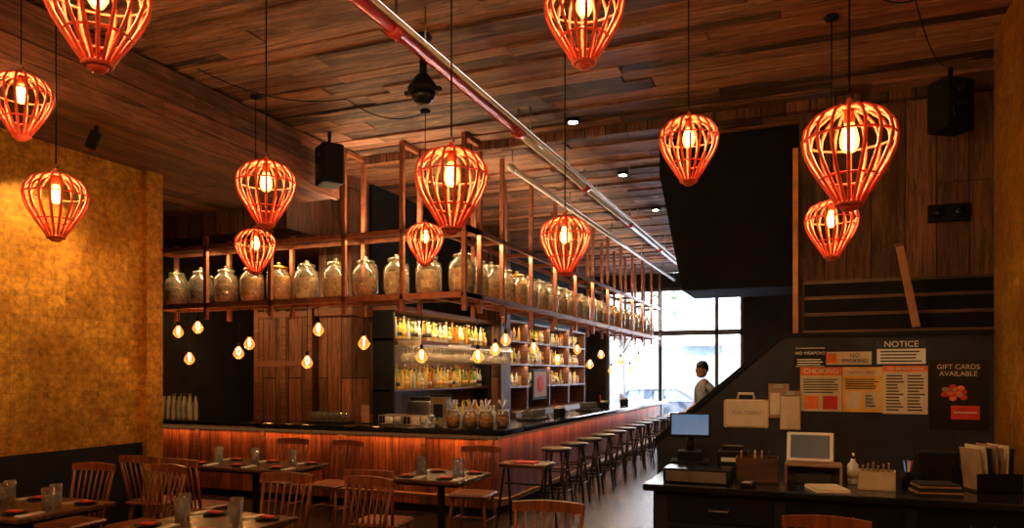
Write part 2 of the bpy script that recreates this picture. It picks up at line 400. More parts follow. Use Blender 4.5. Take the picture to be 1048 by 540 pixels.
b = MB(); b.prism([(-1.32, 0), (-1.32, 1.08), (-.23, 2.02), (2.0, 2.02), (2.0, 0)], 'Y', 6.9, 7.0, 'navy')
b.prism([(-1.36, 1.08), (-.25, 2.05), (2.0, 2.05), (2.0, 2.02), (-.22, 2.02), (-1.32, 1.05)], 'Y', 6.88, 7.03, 'black')
b.obj('wall_stair_half')
b = MB()
for i in range(4):
    y0 = 7.05+i*.22; z = 2.08+i*.17
    b.box(-.05, 1.99, y0, 7.95, z-.17 if i else 0, z-.03, 'boxblack'); b.box(-.05, 1.99, y0-.015, 7.95, z-.03, z, 'dkwood')
b.obj('staircase')
b = MB(); b.box(-.1, 2.0, 8.0, 8.1, 0, CZ, 'dark_gap')
x = -.1
while x < 1.99:
    wd = rr.uniform(.14, .30); z = 2.0
    while z < CZ:
        L = rr.choice([1.0, 1.5, 2.4, 2.6]); b.box(x, min(x+wd-.008, 2.0), 7.97-rr.uniform(0, .012), 8.01, z, min(z+L-.006, CZ), 'wallboards'); z += L
    x += wd
b.obj('wall_stair_upper')
b = MB(); b.box(-.1, 0, 8.1, 20, 0, CZ, 'navy'); b.obj('wall_stair_side')
b = MB(); b.box(-.16, -.11, 7.9, 8.1, 2.0, 3.95, mat('lit_orange_post', (.70, .27, .05), .4)); b.obj('trim_stair_post')  # wood edge catching light: the glow is put into the bright orange colour
b = MB(); b.prism([(-1.36, 2.65), (-.11, 2.65), (-.11, CZ), (-1.62, CZ), (-1.62, 4.0)], 'Y', 8.6, 9.6, 'boxblack'); b.obj('black_duct_enclosure')
b = MB()
b.T = Matrix.Translation((.83, 7.04, 2.09)) @ Matrix.Rotation(math.radians(-9), 4, 'Y') @ Matrix.Rotation(math.radians(-12), 4, 'X')
b.box(-.03, .03, -.015, .015, 0, .74, mat('pale_wood_plank', (.34, .17, .08), .5)); b.box(-.04, .04, -.02, .02, .73, .76, 'rust')
b.obj('leaning_wood_plank')

# ------------------------------------------------------------------ bar
b = MB()
b.box(-9.09, -3.45, 8.02, 8.45, .1, .97, 'barwood'); b.box(-3.9, -3.45, 8.45, 18.4, .1, .97, 'barwoodY')
b.box(-9.09, -3.5, 8.08, 8.4, 0, .1, 'black'); b.box(-3.85, -3.5, 8.4, 18.35, 0, .1, 'black')
b.box(-6.85, -3.26, 7.84, 8.50, .975, 1.05, 'granite', .02); b.box(-9.09, -6.85, 7.95, 8.50, .985, 1.04, 'granite', .02)
b.box(-4.0, -3.26, 8.50, 18.5, .975, 1.05, 'granite', .02)
b.box(-9.09, -3.4, 7.99, 8.02, .92, .985, 'black'); b.box(-3.45, -3.42, 8.0, 18.4, .92, .985, 'black')
for x in (-8.0, -6.85, -5.6, -4.4, -3.5):
    b.box(x-.03, x+.03, 7.995, 8.03, .1, .93, 'rust')
b.tube([(-6.6, 7.85, .25), (-3.28, 7.85, .25), (-3.22, 7.9, .25), (-3.22, 18.3, .25)], .022, 'brass', 8)
for y in (9, 11, 13, 15, 17): b.cyl((-3.22, y, .25), (-3.46, y, .25), .015, m='brass')
for x in (-6.3, -5.2, -4.2): b.cyl((x, 7.85, .25), (x, 8.03, .25), .015, m='brass')
b.obj('bar_counter')

b = MB(); b.box(-6.35, -5.82, 8.56, 9.0, 0, CZ, 'wallwood'); b.box(-6.4, -5.78, 8.52, 9.04, 1.0, 1.12, 'rust'); b.box(-6.4, -5.78, 8.52, 9.04, 2.5, 2.6, 'rust')
b.obj('wood_pillar')
b = MB(); b.box(-7.45, -6.5, 8.6, 9.1, 0, 2.62, 'wallwood'); b.box(-7.5, -6.45, 8.56, 9.14, 2.62, 2.70, 'rust')
for x in (-7.47, -6.98, -6.53): b.box(x-.04, x+.04, 8.58, 8.6, 0, 2.62, 'rust')
for z in (.95, 1.8, 2.5): b.box(-7.47, -6.5, 8.582, 8.6, z, z+.08, 'rust')
b.obj('panelled_cabinet')
b = MB(); b.box(-5.8, -5.25, 12.5, 12.95, 0, CZ, 'wallwood'); b.obj('wood_pillar')

b = MB()
b.box(-5.8, -5.15, 8.9, 12.5, .1, .92, 'rust'); b.box(-5.8, -5.1, 8.9, 12.5, .92, .97, 'granite')
b.box(-5.8, -5.40, 9.05, 12.5, 2.165, 2.2, 'rust'); b.box(-5.8, -5.5, 9.05, 12.5, 1.44, 1.47, 'rust')
for y in (9.05, 12.45): b.box(-5.79, -5.45, y, y+.04, .97, 2.6, 'black')
b.box(-5.8, -5.40, 9.05, 12.5, 2.6, 2.66, 'rust')
for i in range(9): b.box(-5.50, -5.02, 9.1+i*.42, 9.115+i*.42, 2.09, 2.105, 'steel')
b.box(-5.04, -5.02, 9.05, 12.5, 2.085, 2.11, 'steel')
for y in (9.1, 10.7, 12.4): b.box(-5.41, -5.03, y, y+.02, 2.10, 2.165, 'steel')
b.obj('backbar_shelving')
b = MB()
b.box(-5.8, -5.15, 12.97, 18.5, .1, .97, 'rust')
for z in (1.45, 1.9, 2.35, 2.75): b.box(-5.8, -5.4, 12.97, 18.5, z-.035, z, 'rust')
for y in (12.97, 14.3, 15.7, 17.1, 18.46): b.box(-5.79, -5.42, y, y+.04, .97, 2.75, 'rust')
b.obj('display_shelving')

BP = [[(.036, 0), (.038, .01), (.038, .17), (.030, .20), (.014, .225), (.013, .28), (.016, .285), (.016, .30), (0, .30)],
      [(.042, 0), (.045, .01), (.045, .13), (.040, .16), (.016, .18), (.015, .23), (.019, .235), (.019, .265), (0, .265)],
      [(.032, 0), (.033, .01), (.031, .20), (.018, .25), (.013, .30), (.015, .305), (.015, .33), (0, .33)]]
def bottle(b, x, y, z, k=None, m=None, s=1., lab=True):
    k = random.randrange(3) if k is None else k
    m = m or random.choice(['bt_clear', 'bt_yel', 'bt_amber', 'bt_green', 'bt_yel', 'bt_clear'])
    p = BP[k]
    b.lathe((x, y, z), [(r*s, h*s) for r, h in p], m, 10)
    if lab: b.lathe((x, y, z), [(p[2][0]*1.03*s, .05*s), (p[2][0]*1.03*s, .11*s)], random.choice(['label', 'yellow', 'label', 'ink']), 10)
    b.lathe((x, y, z), [(.017*s, p[-2][1]*s-.03*s), (.017*s, p[-2][1]*s+.003)], 'ink' if random.random() < .5 else 'brass', 8)
b = MB(); y = 9.2
while y < 12.4:
    bottle(b, -5.50+random.uniform(-.03, .03), y, 2.2, s=random.uniform(.9, 1.12))
    bottle(b, -5.66, y+.04, 2.2, s=random.uniform(1., 1.15))
    y += .115
b.obj('liquor_bottles')
b = MB(); y = 9.25
while y < 12.35:
    bottle(b, -5.57, y, 1.47, s=random.uniform(.85, 1.1)); bottle(b, -5.70, y+.05, 1.47, s=1.1); y += .12
b.obj('liquor_bottles')
WG = [(.035, 0), (.035, -.004), (.006, -.010), (.005, -.09), (.014, -.10), (.038, -.13), (.043, -.165), (.034, -.22)]
GL2 = thin_glass('stemware_glass', (.97, .95, .9), .4, haze=.25, hcol=(.85, .75, .6))
b = MB(); y = 9.18
while y < 12.35:
    for x in (-5.08, -5.22, -5.36): b.lathe((x, y, 2.088), WG, GL2, 12)
    y += .095
b.obj('hanging_wine_glasses')
b = MB(); b.box(-5.48, -5.12, 9.5, 9.95, .97, 1.30, 'steel', .02); b.box(-5.45, -5.15, 9.52, 9.9, 1.30, 1.36, 'black', .01); b.cyl((-5.13, 9.72, 1.2), (-5.03, 9.72, 1.17), .02, m='black'); b.obj('espresso_machine')
b = MB(); b.lathe((0, 0, 0), [(.07, 0), (.075, .1), (.05, .12), (.06, .14), (.085, .36), (.08, .37), (0, .38)], 'steel', 14); b.tube([(.08, 0, .33), (.13, 0, .30), (.11, 0, .18), (.07, 0, .17)], .01, 'black', 6); b.obj('bar_blender', (-5.3, 10.3, .97))
b = MB()
for i in range(12): bottle(b, -5.32+.03*(i % 2), 10.6+i*.12, .97, s=.95)
b.obj('speed_rail_bottles')
b = MB()
for z in (1.45, 1.9, 2.35):
    y = 13.1
    while y < 18.3:
        if not any(abs(y-(q+.02)) < .1 for q in (12.97, 14.3, 15.7, 17.1, 18.46)):
            r = random.random()
            if r < .75: bottle(b, -5.55, y, z); bottle(b, -5.68, y+.04, z)
            elif r < .9:
                b.lathe((-5.58, y, z), [(.05, 0), (.065, .05), (.06, .1), (.062, .1), (.055, .095), (0, .02)], 'cream', 12)
            else: b.box(-5.62, -5.5, y-.05, y+.05, z, z+.2, 'tan', .005)
        y += .13
b.obj('shelf_barware')
b = MB(); b.box(-5.40, -5.37, 14.5, 15.4, 1.15, 1.8, 'black'); b.box(-5.375, -5.365, 14.56, 15.34, 1.21, 1.74, 'tan')
b.ell((-5.36, 14.95, 1.48), (.01, .2, .18), 'red'); b.obj('framed_red_artwork')

b = MB()
for i in range(7):
    for j in range(2): bottle(b, -8.9+i*.1, 8.15+j*.12, 1.041, 2, 'bt_clear', 1.1)
b.obj('tequila_bottles')
b = MB()
for i in range(6): bottle(b, -4.10+i*.085, 8.42, 1.05, 1, 'bt_clear', .85, False)
for i in range(5): bottle(b, -3.92, 8.60+i*.12, 1.05, 1, 'bt_clear', .85, False)
b.obj('bar_top_bottles')

b = MB()
b.lathe((0, 0, 0), [(.06, 0), (.08, .02), (.085, .14), (.065, .18), (.065, .21)], 'jarglass', 16)
b.lathe((0, 0, .005), [(.055, 0), (.073, .02), (.077, .12), (0, .12)], FILL[1], 14)
b.lathe((0, 0, .19), [(.07, 0), (.07, .02), (0, .02)], 'steel', 14)
b.tube([(.08, 0, .15), (.12, 0, .14), (.12, 0, .06), (.082, 0, .05)], .008, 'jarglass', 8)
for i in range(4):
    a = i*1.7; b.cyl((0, 0, .2), (.06*math.cos(a), .06*math.sin(a), .33), .005, .008, 'steel', 6)
me = b.mesh('infusion_jar')
for i, (x, y) in enumerate([(-4.02, 8.06), (-3.80, 8.08), (-3.58, 8.06), (-3.68, 8.27), (-3.45, 8.27)]):
    place('infusion_jar', me, (x, y, 1.05), i*1.1)
b = MB()
for z in (.01, .12):
    b.tube([(-.33, -.12, z), (.33, -.12, z), (.33, .12, z), (-.33, .12, z), (-.33, -.12, z)], .007, 'steel', 6)
for i in range(14):
    x = -.33+i*.0508
    b.tube([(x, -.12, .12), (x, -.12, .01), (x, .12, .01), (x, .12, .12)], .004, 'steel', 5)
for i in range(5): b.lathe((-.26+i*.13, 0, .012), [(.045, 0), (.047, .01), (.047, .09), (0, .09)], ['plasticw', 'steel', 'black'][i % 3], 12)
b.obj('bar_caddy_rack', (-4.75, 8.2, 1.05))
b = MB(); b.box(-.12, .12, -.08, .08, 0, .34, 'steel', .01); b.box(-.13, .13, -.09, .09, .34, .37, 'black', .01); b.box(-.07, .07, -.085, -.08, .06, .24, 'black')
b.cyl((0, -.08, .05), (0, -.13, .04), .012, m='black'); b.obj('steel_drink_dispenser', (-4.62, 8.9, 1.05))
b = MB(); b.box(-4.9, -4.3, 8.62, 9.3, .0, 1.0, 'steel'); b.box(-4.92, -4.28, 8.6, 9.32, 1.0, 1.05, 'steel', .01); b.obj('underbar_ice_bin')
b = MB(); b.box(-.06, .06, -.004, .004, 0, .24, 'tan'); b.box(-.07, .07, -.04, .04, 0, .012, 'black')
b.obj('menu_card_stand', (-5.36, 8.2, 1.05))
b = MB(); b.box(-.3, .3, -.15, .15, 0, .02, 'black', .01); b.box(-.28, .28, -.13, .13, .02, .03, 'ink')
for i in range(6):
    for j in (-.06, .06): b.lathe((-.24+i*.095, j, .03), [(.03, 0), (.036, .11), (.033, .11), (.028, .004), (0, .004)], 'glass', 12)
gm = b.mesh('bar_mat_with_glasses')
place('bar_mat_with_glasses', gm, (-5.9, 8.2, 1.05)); place('bar_mat_with_glasses', gm, (-3.62, 9.8, 1.05), math.pi/2); place('bar_mat_with_glasses', gm, (-3.62, 12.6, 1.05), math.pi/2)
b = MB(); b.box(-.09, .09, -.06, .06, 0, .11, 'black', .01); b.box(-.075, .075, -.045, .045, .11, .14, 'white')
for i in range(4): b.cyl((-.07+i*.012, .05, .1), (-.09+i*.02, .06, .24), .003, m='red', seg=5)
nm = b.mesh('napkin_straw_caddy')
for y in (10.9, 13.6, 15.2): place('napkin_straw_caddy', nm, (-3.6, y, 1.05), 1.4)

# ------------------------------------------------------------------ hanging shelf over the bar
b = MB(); t = .025
SZ = 2.63; RZ = 3.35
xs = [-8.3, -7.35, -6.3, -5.2, -4.4, -3.6]
for x in xs:
    for y in (7.5, 7.92):
        top = CZ if x > -5.9 else 3.5
        b.box(x-t, x+t, y-t, y+t, SZ-.22, top, 'frame')
    for z in (SZ-.04, RZ): b.box(x-t, x+t, 7.5, 7.92, z-t, z+t, 'frame')
for y in (7.5, 7.92):
    b.box(-8.3, -3.6, y-t, y+t, RZ-t, RZ+t, 'frame'); b.box(-8.3, -3.6, y-t, y+t, SZ-.07, SZ-.005, 'frame')
b.box(-8.3, -3.6, 7.5, 7.92, SZ-.03, SZ, 'rust')
b.box(-8.3, -3.6, 7.55, 7.87, RZ+.025, RZ+.04, 'rust')
ys = [8.6+i*1.05 for i in range(11)]
for y in ys:
    for x in (-3.6, -4.0):
        b.box(x-t, x+t, y-t, y+t, SZ-.22, CZ, 'frame')
    for z in (SZ-.04, RZ): b.box(-4.0, -3.6, y-t, y+t, z-t, z+t, 'frame')
for x in (-3.6, -4.0):
    b.box(x-t, x+t, 7.5, 19.1, RZ-t, RZ+t, 'frame'); b.box(x-t, x+t, 7.5, 19.1, SZ-.07, SZ-.005, 'frame')
b.box(-4.0, -3.6, 7.92, 19.1, SZ-.03, SZ, 'rust')
for x in (-5.2, -4.4, -3.6):
    b.box(x-t, x+t, 7.5, 7.92, CZ-.05, CZ, 'frame')
b.obj('hanging_bar_shelf')

def jar(fi, h):
    b = MB(); k = 1.04
    b.lathe((0, 0, 0), [(.11*k, 0), (.14*k, .02), (.15*k, .08), (.15*k, .29*k), (.13*k, .345*k), (.09*k, .375*k), (.092*k, .40*k)], 'jarglass', 22)
    b.lathe((0, 0, .008), [(.10*k, 0), (.13*k, .02), (.14*k, .08), (.14*k, (h-.04)*k), (.125*k, h*k), (0, (h+.02)*k)], FILL[fi], 20)
    b.lathe((0, 0, .395*k), [(.10*k, 0), (.104*k, .01), (.104*k, .03), (.06*k, .045), (.02, .05), (.02, .062), (.03, .072), (.02, .088), (0, .09)], 'jarglass' if fi != 3 else 'brass', 18)
    b.tube([(.09*k, 0, .365*k), (.135*k, 0, .38*k), (.152*k, 0, .33*k)], .008, 'jarglass', 6)
    return b.mesh('storage_jar')
jm = [jar(0, .24), jar(1, .22), jar(2, .26), jar(3, .30), jar(4, .18)]
seq = [1, 4, 1, 3, 3, 2, 0, 1, 2, 2, 2, 0]
for i in range(11):
    place('storage_jar', jm[seq[i]], (-8.08+i*.435, 7.71, SZ), i*.9)
for i in range(24):
    place('storage_jar', jm[[2, 0, 2, 3, 2, 0][i % 6]], (-3.8, 8.25+i*.45, SZ), i*.7)

def pend(L):
    b = MB()
    b.cyl((0, 0, .09), (0, 0, L), .004, m='black', seg=6)
    b.lathe((0, 0, .05), [(.018, 0), (.022, .01), (.022, .05), (.01, .065), (0, .065)], 'black', 10)
    b.lathe((0, 0, -.11), [(0, 0), (.03, .006), (.065, .045), (.072, .075), (.055, .115), (.028, .155), (.02, .175)], 'bulb2', 14)
    b.tube([(-.018, 0, .03), (-.022, 0, -.03), (0, 0, -.045), (.022, 0, -.03), (.018, 0, .03)], .004, 'fil', 5)
    return b.mesh('pendant_bulb')
PB = [(-5.73, 7.71, 2.28), (-5.9, 7.71, 1.87), (-5.06, 7.71, 2.10), (-4.26, 7.71, 1.93), (-7.7, 7.71, 2.35), (-7.85, 7.71, 1.93), (-8.05, 7.71, 2.3),
      (-7.0, 7.71, 2.0), (-6.82, 7.71, 2.12), (-3.8, 8.3, 1.94), (-3.8, 8.85, 2.04), (-3.8, 9.2, 2.18), (-3.8, 10.3, 2.1), (-3.8, 11.4, 1.95), (-3.8, 12.5, 2.15),
      (-3.8, 13.3, 1.9), (-3.8, 14.1, 2.1), (-3.8, 14.9, 1.8), (-3.8, 15.7, 2.0), (-3.8, 16.6, 1.85), (-3.8, 17.5, 2.1)]
for i, p in enumerate(PB):
    o = place('pendant_bulb', pend(SZ-.03-p[2]), p, i)
    light('POINT', 'filament_glow', (0, 0, -.01), 2.2, (1, .55, .22), o, shadow_soft_size=.02)

# ------------------------------------------------------------------ cage lanterns
PR = [(.04, .20), (.098, .190), (.155, .158), (.190, .108), (.20, .058), (.190, -.002), (.163, -.062), (.128, -.12), (.092, -.175), (.062, -.22), (.045, -.25)]
def lantern(L):
    b = MB(); N = 18
    b.T = Matrix.Diagonal((.95, .95, .94, 1))
    for i in range(N):
        a = 2*math.pi*i/N
        b.tube([(r*math.cos(a), r*math.sin(a), z) for r, z in PR], .0084, 'lant', 6)
    def ring(r, z, t):
        b.tube([(r*math.cos(2*math.pi*k/24), r*math.sin(2*math.pi*k/24), z) for k in range(25)], t, 'lant', 6)
    ring(.045, .20, .012); ring(.197, .058, .006); ring(.123, -.12, .006); ring(.052, -.24, .012)
    b.lathe((0, 0, -.275), [(0, 0), (.028, .004), (.042, .02), (.048, .04), (.03, .05), (0, .05)], 'lant', 16)
    b.lathe((0, 0, .195), [(.05, 0), (.05, .012), (.03, .025), (.014, .035), (.010, .05), (0, .05)], 'lant', 14)
    b.T = Matrix.Identity(4)
    b.tube([(0, 0, .22), (.015, 0, .24), (0, 0, .26), (-.015, 0, .24), (0, 0, .22)], .004, 'black', 5)
    b.cyl((0, 0, .26), (0, 0, L-.02), .005, m='black', seg=6)
    b.lathe((0, 0, L-.035), [(.012, 0), (.05, .015), (.055, .034), (0, .034)], 'black', 14)
    b.lathe((0, 0, .12), [(.022, 0), (.024, .02), (.020, .06), (0, .06)], 'brass', 10)
    b.lathe((0, 0, 0), [(0, -.008), (.022, 0), (.037, .025), (.040, .055), (.032, .09), (.020, .12)], 'bulb', 14)
    for k in range(4):
        a = k*math.pi/2
        b.cyl((.014*math.cos(a), .014*math.sin(a), .02), (.02*math.cos(a+.4), .02*math.sin(a+.4), .095), .0035, m='fil', seg=5)
    return b.mesh('cage_lantern')
LN = [(-2.60, 2.09, 3.14), (-4.95, 3.4, 3.53), (-4.64, 3.42, 2.83), (-3.346, 3.94, 2.91), (-5.01, 5.75, 2.91), (-1.755, 3.5, 2.69),
      (-3.67, 6.72, 3.05), (-1.723, 5.35, 2.69), (-1.008, 3.43, 3.42), (-.745, 4.98, 3.2), (.158, 3.52, 2.66), (.151, 6.1, 2.81)]
ADDED_LN = [(-3.2, .2, 3.2), (-1.2, -1.2, 3.2), (-4.9, .4, 3.2), (-.1, -.3, 3.3)]  # lanterns added behind the camera, stronger lamps to fill the room with light
for p in LN+ADDED_LN:
    o = place('cage_lantern', lantern(CZ-p[2]), p, random.random())
    light('POINT', 'lantern_or_fill_lamp', (0, 0, .05), 10 if p in LN else 72, (1, .66, .36), o, shadow_soft_size=.03)

# ------------------------------------------------------------------ ceiling fittings
TOP = CZ-.002
b = MB()
b.cyl((-2.75, 0, 4.15), (-2.75, 7.0, 4.15), .042, m='redpipe', seg=14); b.cyl((-2.75, 7.0, 4.15), (-2.75, 17, 4.15), .038, m='pipe', seg=14)
for y in (2, 4.6, 7.0, 9.4, 12, 14.6, 16.8):
    b.cyl((-2.75, y-.07, 4.15), (-2.75, y+.07, 4.15), .06, m='redpipe', seg=14)
    b.cyl((-2.75, y, 4.15), (-2.75, y, TOP), .008, m='steel', seg=6)
b.obj('sprinkler_pipe')
b = MB()
b.cyl((-2.62, .5, 4.12), (-2.62, 17, 4.12), .018, m='pipe', seg=8)
for y in (2.5, 4.8, 7, 9.5, 12, 14.5, 16.9): b.cyl((-2.62, y, 4.12), (-2.62, y, TOP), .006, m='steel', seg=6)
b.obj('conduit_pipe')
b = MB()
b.cyl((-3.3, 8.1, 4.15), (-3.3, 19.6, 4.15), .035, m='pipe', seg=12)
for y in (8.2, 10.5, 13, 15.5, 18, 19.5): b.cyl((-3.3, y, 4.15), (-3.3, y, TOP), .008, m='steel', seg=6); b.cyl((-3.3, y-.04, 4.15), (-3.3, y+.04, 4.15), .046, m='pipe', seg=10)
b.obj('water_pipe')
b = MB()
b.lathe((0, 0, 0), [(.07, -.03), (.07, 0), (0, 0)], 'black', 14); b.cyl((0, 0, -.02), (0, 0, -.33), .03, m='black')
b.lathe((0, 0, -.55), [(0, 0), (.06, .01), (.09, .05), (.10, .09)], 'blackg', 18)
b.lathe((0, 0, -.46), [(.10, 0), (.125, .005), (.125, .04), (.10, .07), (.06, .13), (.03, .16), (0, .16)], 'black', 18)
b.box(-.16, .16, -.02, .02, -.46, -.43, 'black'); b.obj('dome_security_camera', (-2.87, 5.22, CZ))
for y in (5.2, 7.54, 9.8, 12.1, 14.4, 16.7):
    b = MB(); b.lathe((0, 0, -.03), [(.05, 0), (.075, 0), (.08, .03), (0, .03)], 'black', 18); b.lathe((0, 0, -.033), [(0, 0), (.05, 0), (.05, .003)], 'down', 16)
    xx = -2.34 if y > 6 else .15
    o = b.obj('ceiling_downlight', (xx, y, CZ))
    light('SPOT', 'downlight_beam', (0, 0, -.06), 45, (1, .78, .5), o, spot_size=1.6, spot_blend=.6, shadow_soft_size=.04)
def speaker(loc, rz, bracket):
    b = MB(); b.box(-.15, .15, -.12, .12, -.22, .22, 'black', .02); b.ell((0, -.12, -.06), (.10, .02, .10), 'blackg'); b.ell((0, -.12, .12), (.045, .015, .045), 'blackg')
    b.cyl((0, 0, .2), (0, 0, bracket-.002), .02, m='black'); b.obj('loudspeaker', loc, rz)
speaker((1.15, 7.5, 4.05), .6, .35)
speaker((-4.98, 6.9, 4.02), -.6, .38)
b = MB(); b.box(-.17, .17, -.06, 0, -.08, .08, 'black', .01); b.ell((-.09, -.065, .0), (.05, .03, .05), 'blackg'); b.ell((.09, -.065, 0), (.05, .03, .05), 'blackg')
b.obj('emergency_light', (1.2, 7.96, 3.2))
def wire(pts):
    b = MB(); P = []
    for i in range(len(pts)-1):
        a = Vector(pts[i]); c = Vector(pts[i+1])
        for k in range(10):
            t = k/10; p = a.lerp(c, t); p.z -= .12*4*t*(1-t); P.append(p)
    P.append(Vector(pts[-1])); b.tube(P, .005, 'black', 5); b.obj('hanging_cable')
wire([(-4.64, 3.42, 4.37), (-3.6, 3.7, 4.38), (-3.346, 3.94, 4.37)])
wire([(-.745, 4.98, 4.38), (-.3, 4.5, 4.38), (.152, 3.4, 4.38)])
wire([(-5.0, 5.0, 4.38), (-4.2, 6.1, 4.38), (-3.67, 6.72, 4.38)])
wire([(.15, 5.2, 4.38), (.7, 6.0, 4.38), (1.1, 7.4, 4.38)])

# ------------------------------------------------------------------ furniture
def chair():
    b = MB()
    b.box(-.22, .22, -.21, .21, .435, .47, 'chair', .03)
    for sx in (-1, 1):
        for sy in (-1, 1):
            b.cyl((sx*.16, sy*.15, .44), (sx*.21, sy*.21, 0), .019, .013, 'chair', 8)
        b.cyl((sx*.19, -.185, .2), (sx*.19, .185, .2), .009, m='chair', seg=6)
        b.tube([(sx*.18, .175, .465), (sx*.195, .21, .66), (sx*.205, .255, .86)], [.015, .014, .011], 'chair', 8)
    b.cyl((-.19, 0, .2), (.19, 0, .2), .009, m='chair', seg=6)
    for i in range(6):
        x = -.13+i*.052
        b.tube([(x, .18, .465), (x*1.08, .222, .66), (x*1.15, .27, .86)], .0075, 'chair', 6)
    n = 8; P = []
    for i in range(n+1):
        t = -1+2*i/n; P.append((t*.225, .285-.03*t*t))
    for i in range(n):
        (x0, y0), (x1, y1) = P[i], P[i+1]; h0 = .925-.012*(2*i/n-1)**2; h1 = .925-.012*(2*(i+1)/n-1)**2
        vs = [(x0, y0-.011, .855), (x1, y1-.011, .855), (x1, y1-.011, h1), (x0, y0-.011, h0), (x0, y0+.011, .855), (x1, y1+.011, .855), (x1, y1+.011, h1), (x0, y0+.011, h0)]
        b.add(vs, [(0, 1, 2, 3), (5, 4, 7, 6), (3, 2, 6, 7), (1, 0, 4, 5), (0, 3, 7, 4), (2, 1, 5, 6)], 'chair')
    return b.mesh('dining_chair')
cm = chair()
CH = [(-5.75, 4.35, .1), (-5.1, 4.5, -.1), (-5.95, 5.45, math.pi+.1), (-5.35, 5.4, math.pi-.05), (-5.75, 7.0, .05), (-5.02, 7.02, -.08), (-3.35, 5.38, math.pi+.1),
      (-3.25, 6.98, .1), (-3.75, 4.45, .15), (-3.1, 4.5, -.1), (-3.8, 2.75, math.pi), (-1.45, 4.0, .1), (.08, 4.1, 0.), (-5.0, 2.75, math.pi)]
for x, y, r in CH: place('dining_chair', cm, (x, y, 0), r)

def table(w, d, x, y):
    b = MB()
    b.box(-w/2, w/2, -d/2, d/2, .715, .75, 'table', .012); b.box(-w/2+.06, w/2-.06, -d/2+.06, d/2-.06, .69, .715, 'black')
    b.cyl((0, 0, .03), (0, 0, .7), .035, m='black', seg=12)
    for a in range(4):
        c, s_ = math.cos(a*math.pi/2+.785), math.sin(a*math.pi/2+.785)
        b.tube([(0, 0, .05), (c*.15, s_*.15, .045), (c*.34, s_*.34, .015)], [.03, .024, .015], 'black', 8)
    b.obj('dining_table', (x, y, 0))
TB = [(-5.2, 3.62, .85, .75), (-3.55, 3.65, .8, .75), (-3.2, 6.17, .75, .72), (-5.4, 6.2, 1.35, .72), (-1.45, 3.1, .75, .75)]
for x, y, w, d in TB: table(w, d, x, y)
WAT = thin_glass('drinking_water', (.92, .95, .96), .15, haze=.06)
b = MB(); b.lathe((0, 0, 0), [(.031, .003), (.034, 0), (.042, .155)], 'glass', 16); b.lathe((0, 0, .004), [(.030, 0), (.037, .10), (0, .10)], WAT, 12)
tm = b.mesh('water_glass')
b = MB(); b.lathe((0, 0, 0), [(.05, 0), (.075, .010), (.08, .012), (.05, .005), (0, .005)], 'black', 18)
b.box(-.05, .05, -.03, .03, .012, .024, 'red', .006); b.box(.10, .16, -.09, .09, .0, .006, 'white'); b.box(.12, .135, -.08, .08, .006, .01, 'steel'); sm = b.mesh('napkin_place_setting')
for x, y, w, d in TB:
    n = 2 if w < 1 else 3
    for i in range(n):
        xx = x-(w/2-.18)+i*(w-.36)/max(1, n-1)
        place('napkin_place_setting', sm, (xx-.05, y-d/2+.15, .75), .1); place('napkin_place_setting', sm, (xx+.05, y+d/2-.15, .75), 3.0)
        place('water_glass', tm, (xx+.03, y-.05, .75)); place('water_glass', tm, (xx-.08, y+.09, .75))

b = MB()
b.box(-6.3, -5.9, -1, 3.0, 0, .43, 'black'); b.box(-6.3, -5.88, -1, 3.0, .43, .5, 'blackg', .02); b.box(-6.32, -6.2, -1, 3.0, .5, .98, 'blackg', .02)
b.obj('banquette_bench')

b = MB()
b.lathe((0, 0, .735), [(.16, 0), (.185, .008), (.19, .03), (.175, .045), (0, .04)], 'stoolm', 20)
for k in range(4):
    a = math.pi/4+k*math.pi/2; c, s_ = math.cos(a), math.sin(a)
    b.cyl((c*.13, s_*.13, .74), (c*.25, s_*.25, 0), .019, .016, 'stoolm', 8)
    a2 = a+math.pi/2; c2, s2 = math.cos(a2), math.sin(a2)
    for z, r in ((.25, .21), (.5, .17)): b.cyl((c*r, s_*r, z), (c2*r, s2*r, z), .011, m='stoolm', seg=6)
stm = b.mesh('bar_stool')
for i in range(13): place('bar_stool', stm, (-2.93, 8.75+i*.74, 0), .05*i)
b = MB(); b.box(-.28, .28, -.2, .2, .70, .735, 'table', .01)
for sx in (-1, 1):
    b.tube([(sx*.24, -.05, .70), (sx*.27, -.22, 0)], .014, 'black', 6); b.tube([(sx*.24, .05, .70), (sx*.27, .22, 0)], .014, 'black', 6)
    b.cyl((sx*.26, -.15, .25), (sx*.26, .15, .25), .010, m='black', seg=6)
b.cyl((-.26, 0, .5), (.26, 0, .5), .010, m='black', seg=6); b.cyl((-.26, .0, .25), (.26, 0, .25), .010, m='black', seg=6)
b.box(-.12, .12, -.08, .08, .735, .75, 'red', .004)
b.obj('side_table', (-2.85, 7.5, 0))

# ------------------------------------------------------------------ host counter
b = MB()
b.box(-1.0, 1.34, 5.08, 5.9, .08, .905, 'navy'); b.box(-.95, 1.34, 5.12, 5.85, 0, .08, 'black'); b.box(-1.06, 1.35, 5.0, 5.95, .905, .95, 'blackg', .012)
for x0 in (-.9, -.15, .6):
    b.box(x0, x0+.68, 5.06, 5.08, .70, .87, 'black', .004); b.box(x0, x0+.68, 5.06, 5.08, .12, .67, 'black', .004)
    b.tube([(x0+.28, 5.06, .80), (x0+.28, 5.03, .79), (x0+.40, 5.03, .79), (x0+.40, 5.06, .80)], .007, 'steel', 6)
b.obj('host_counter')
Z0 = .951
b = MB()
b.box(-.14, .14, -.11, .11, 0, .10, 'black', .01); b.box(-.13, .13, -.12, -.11, .03, .08, 'blackg'); b.box(-.09, .09, -.09, .09, .10, .17, 'black', .01); b.cyl((0, .02, .15), (0, .04, .28), .03, m='black')
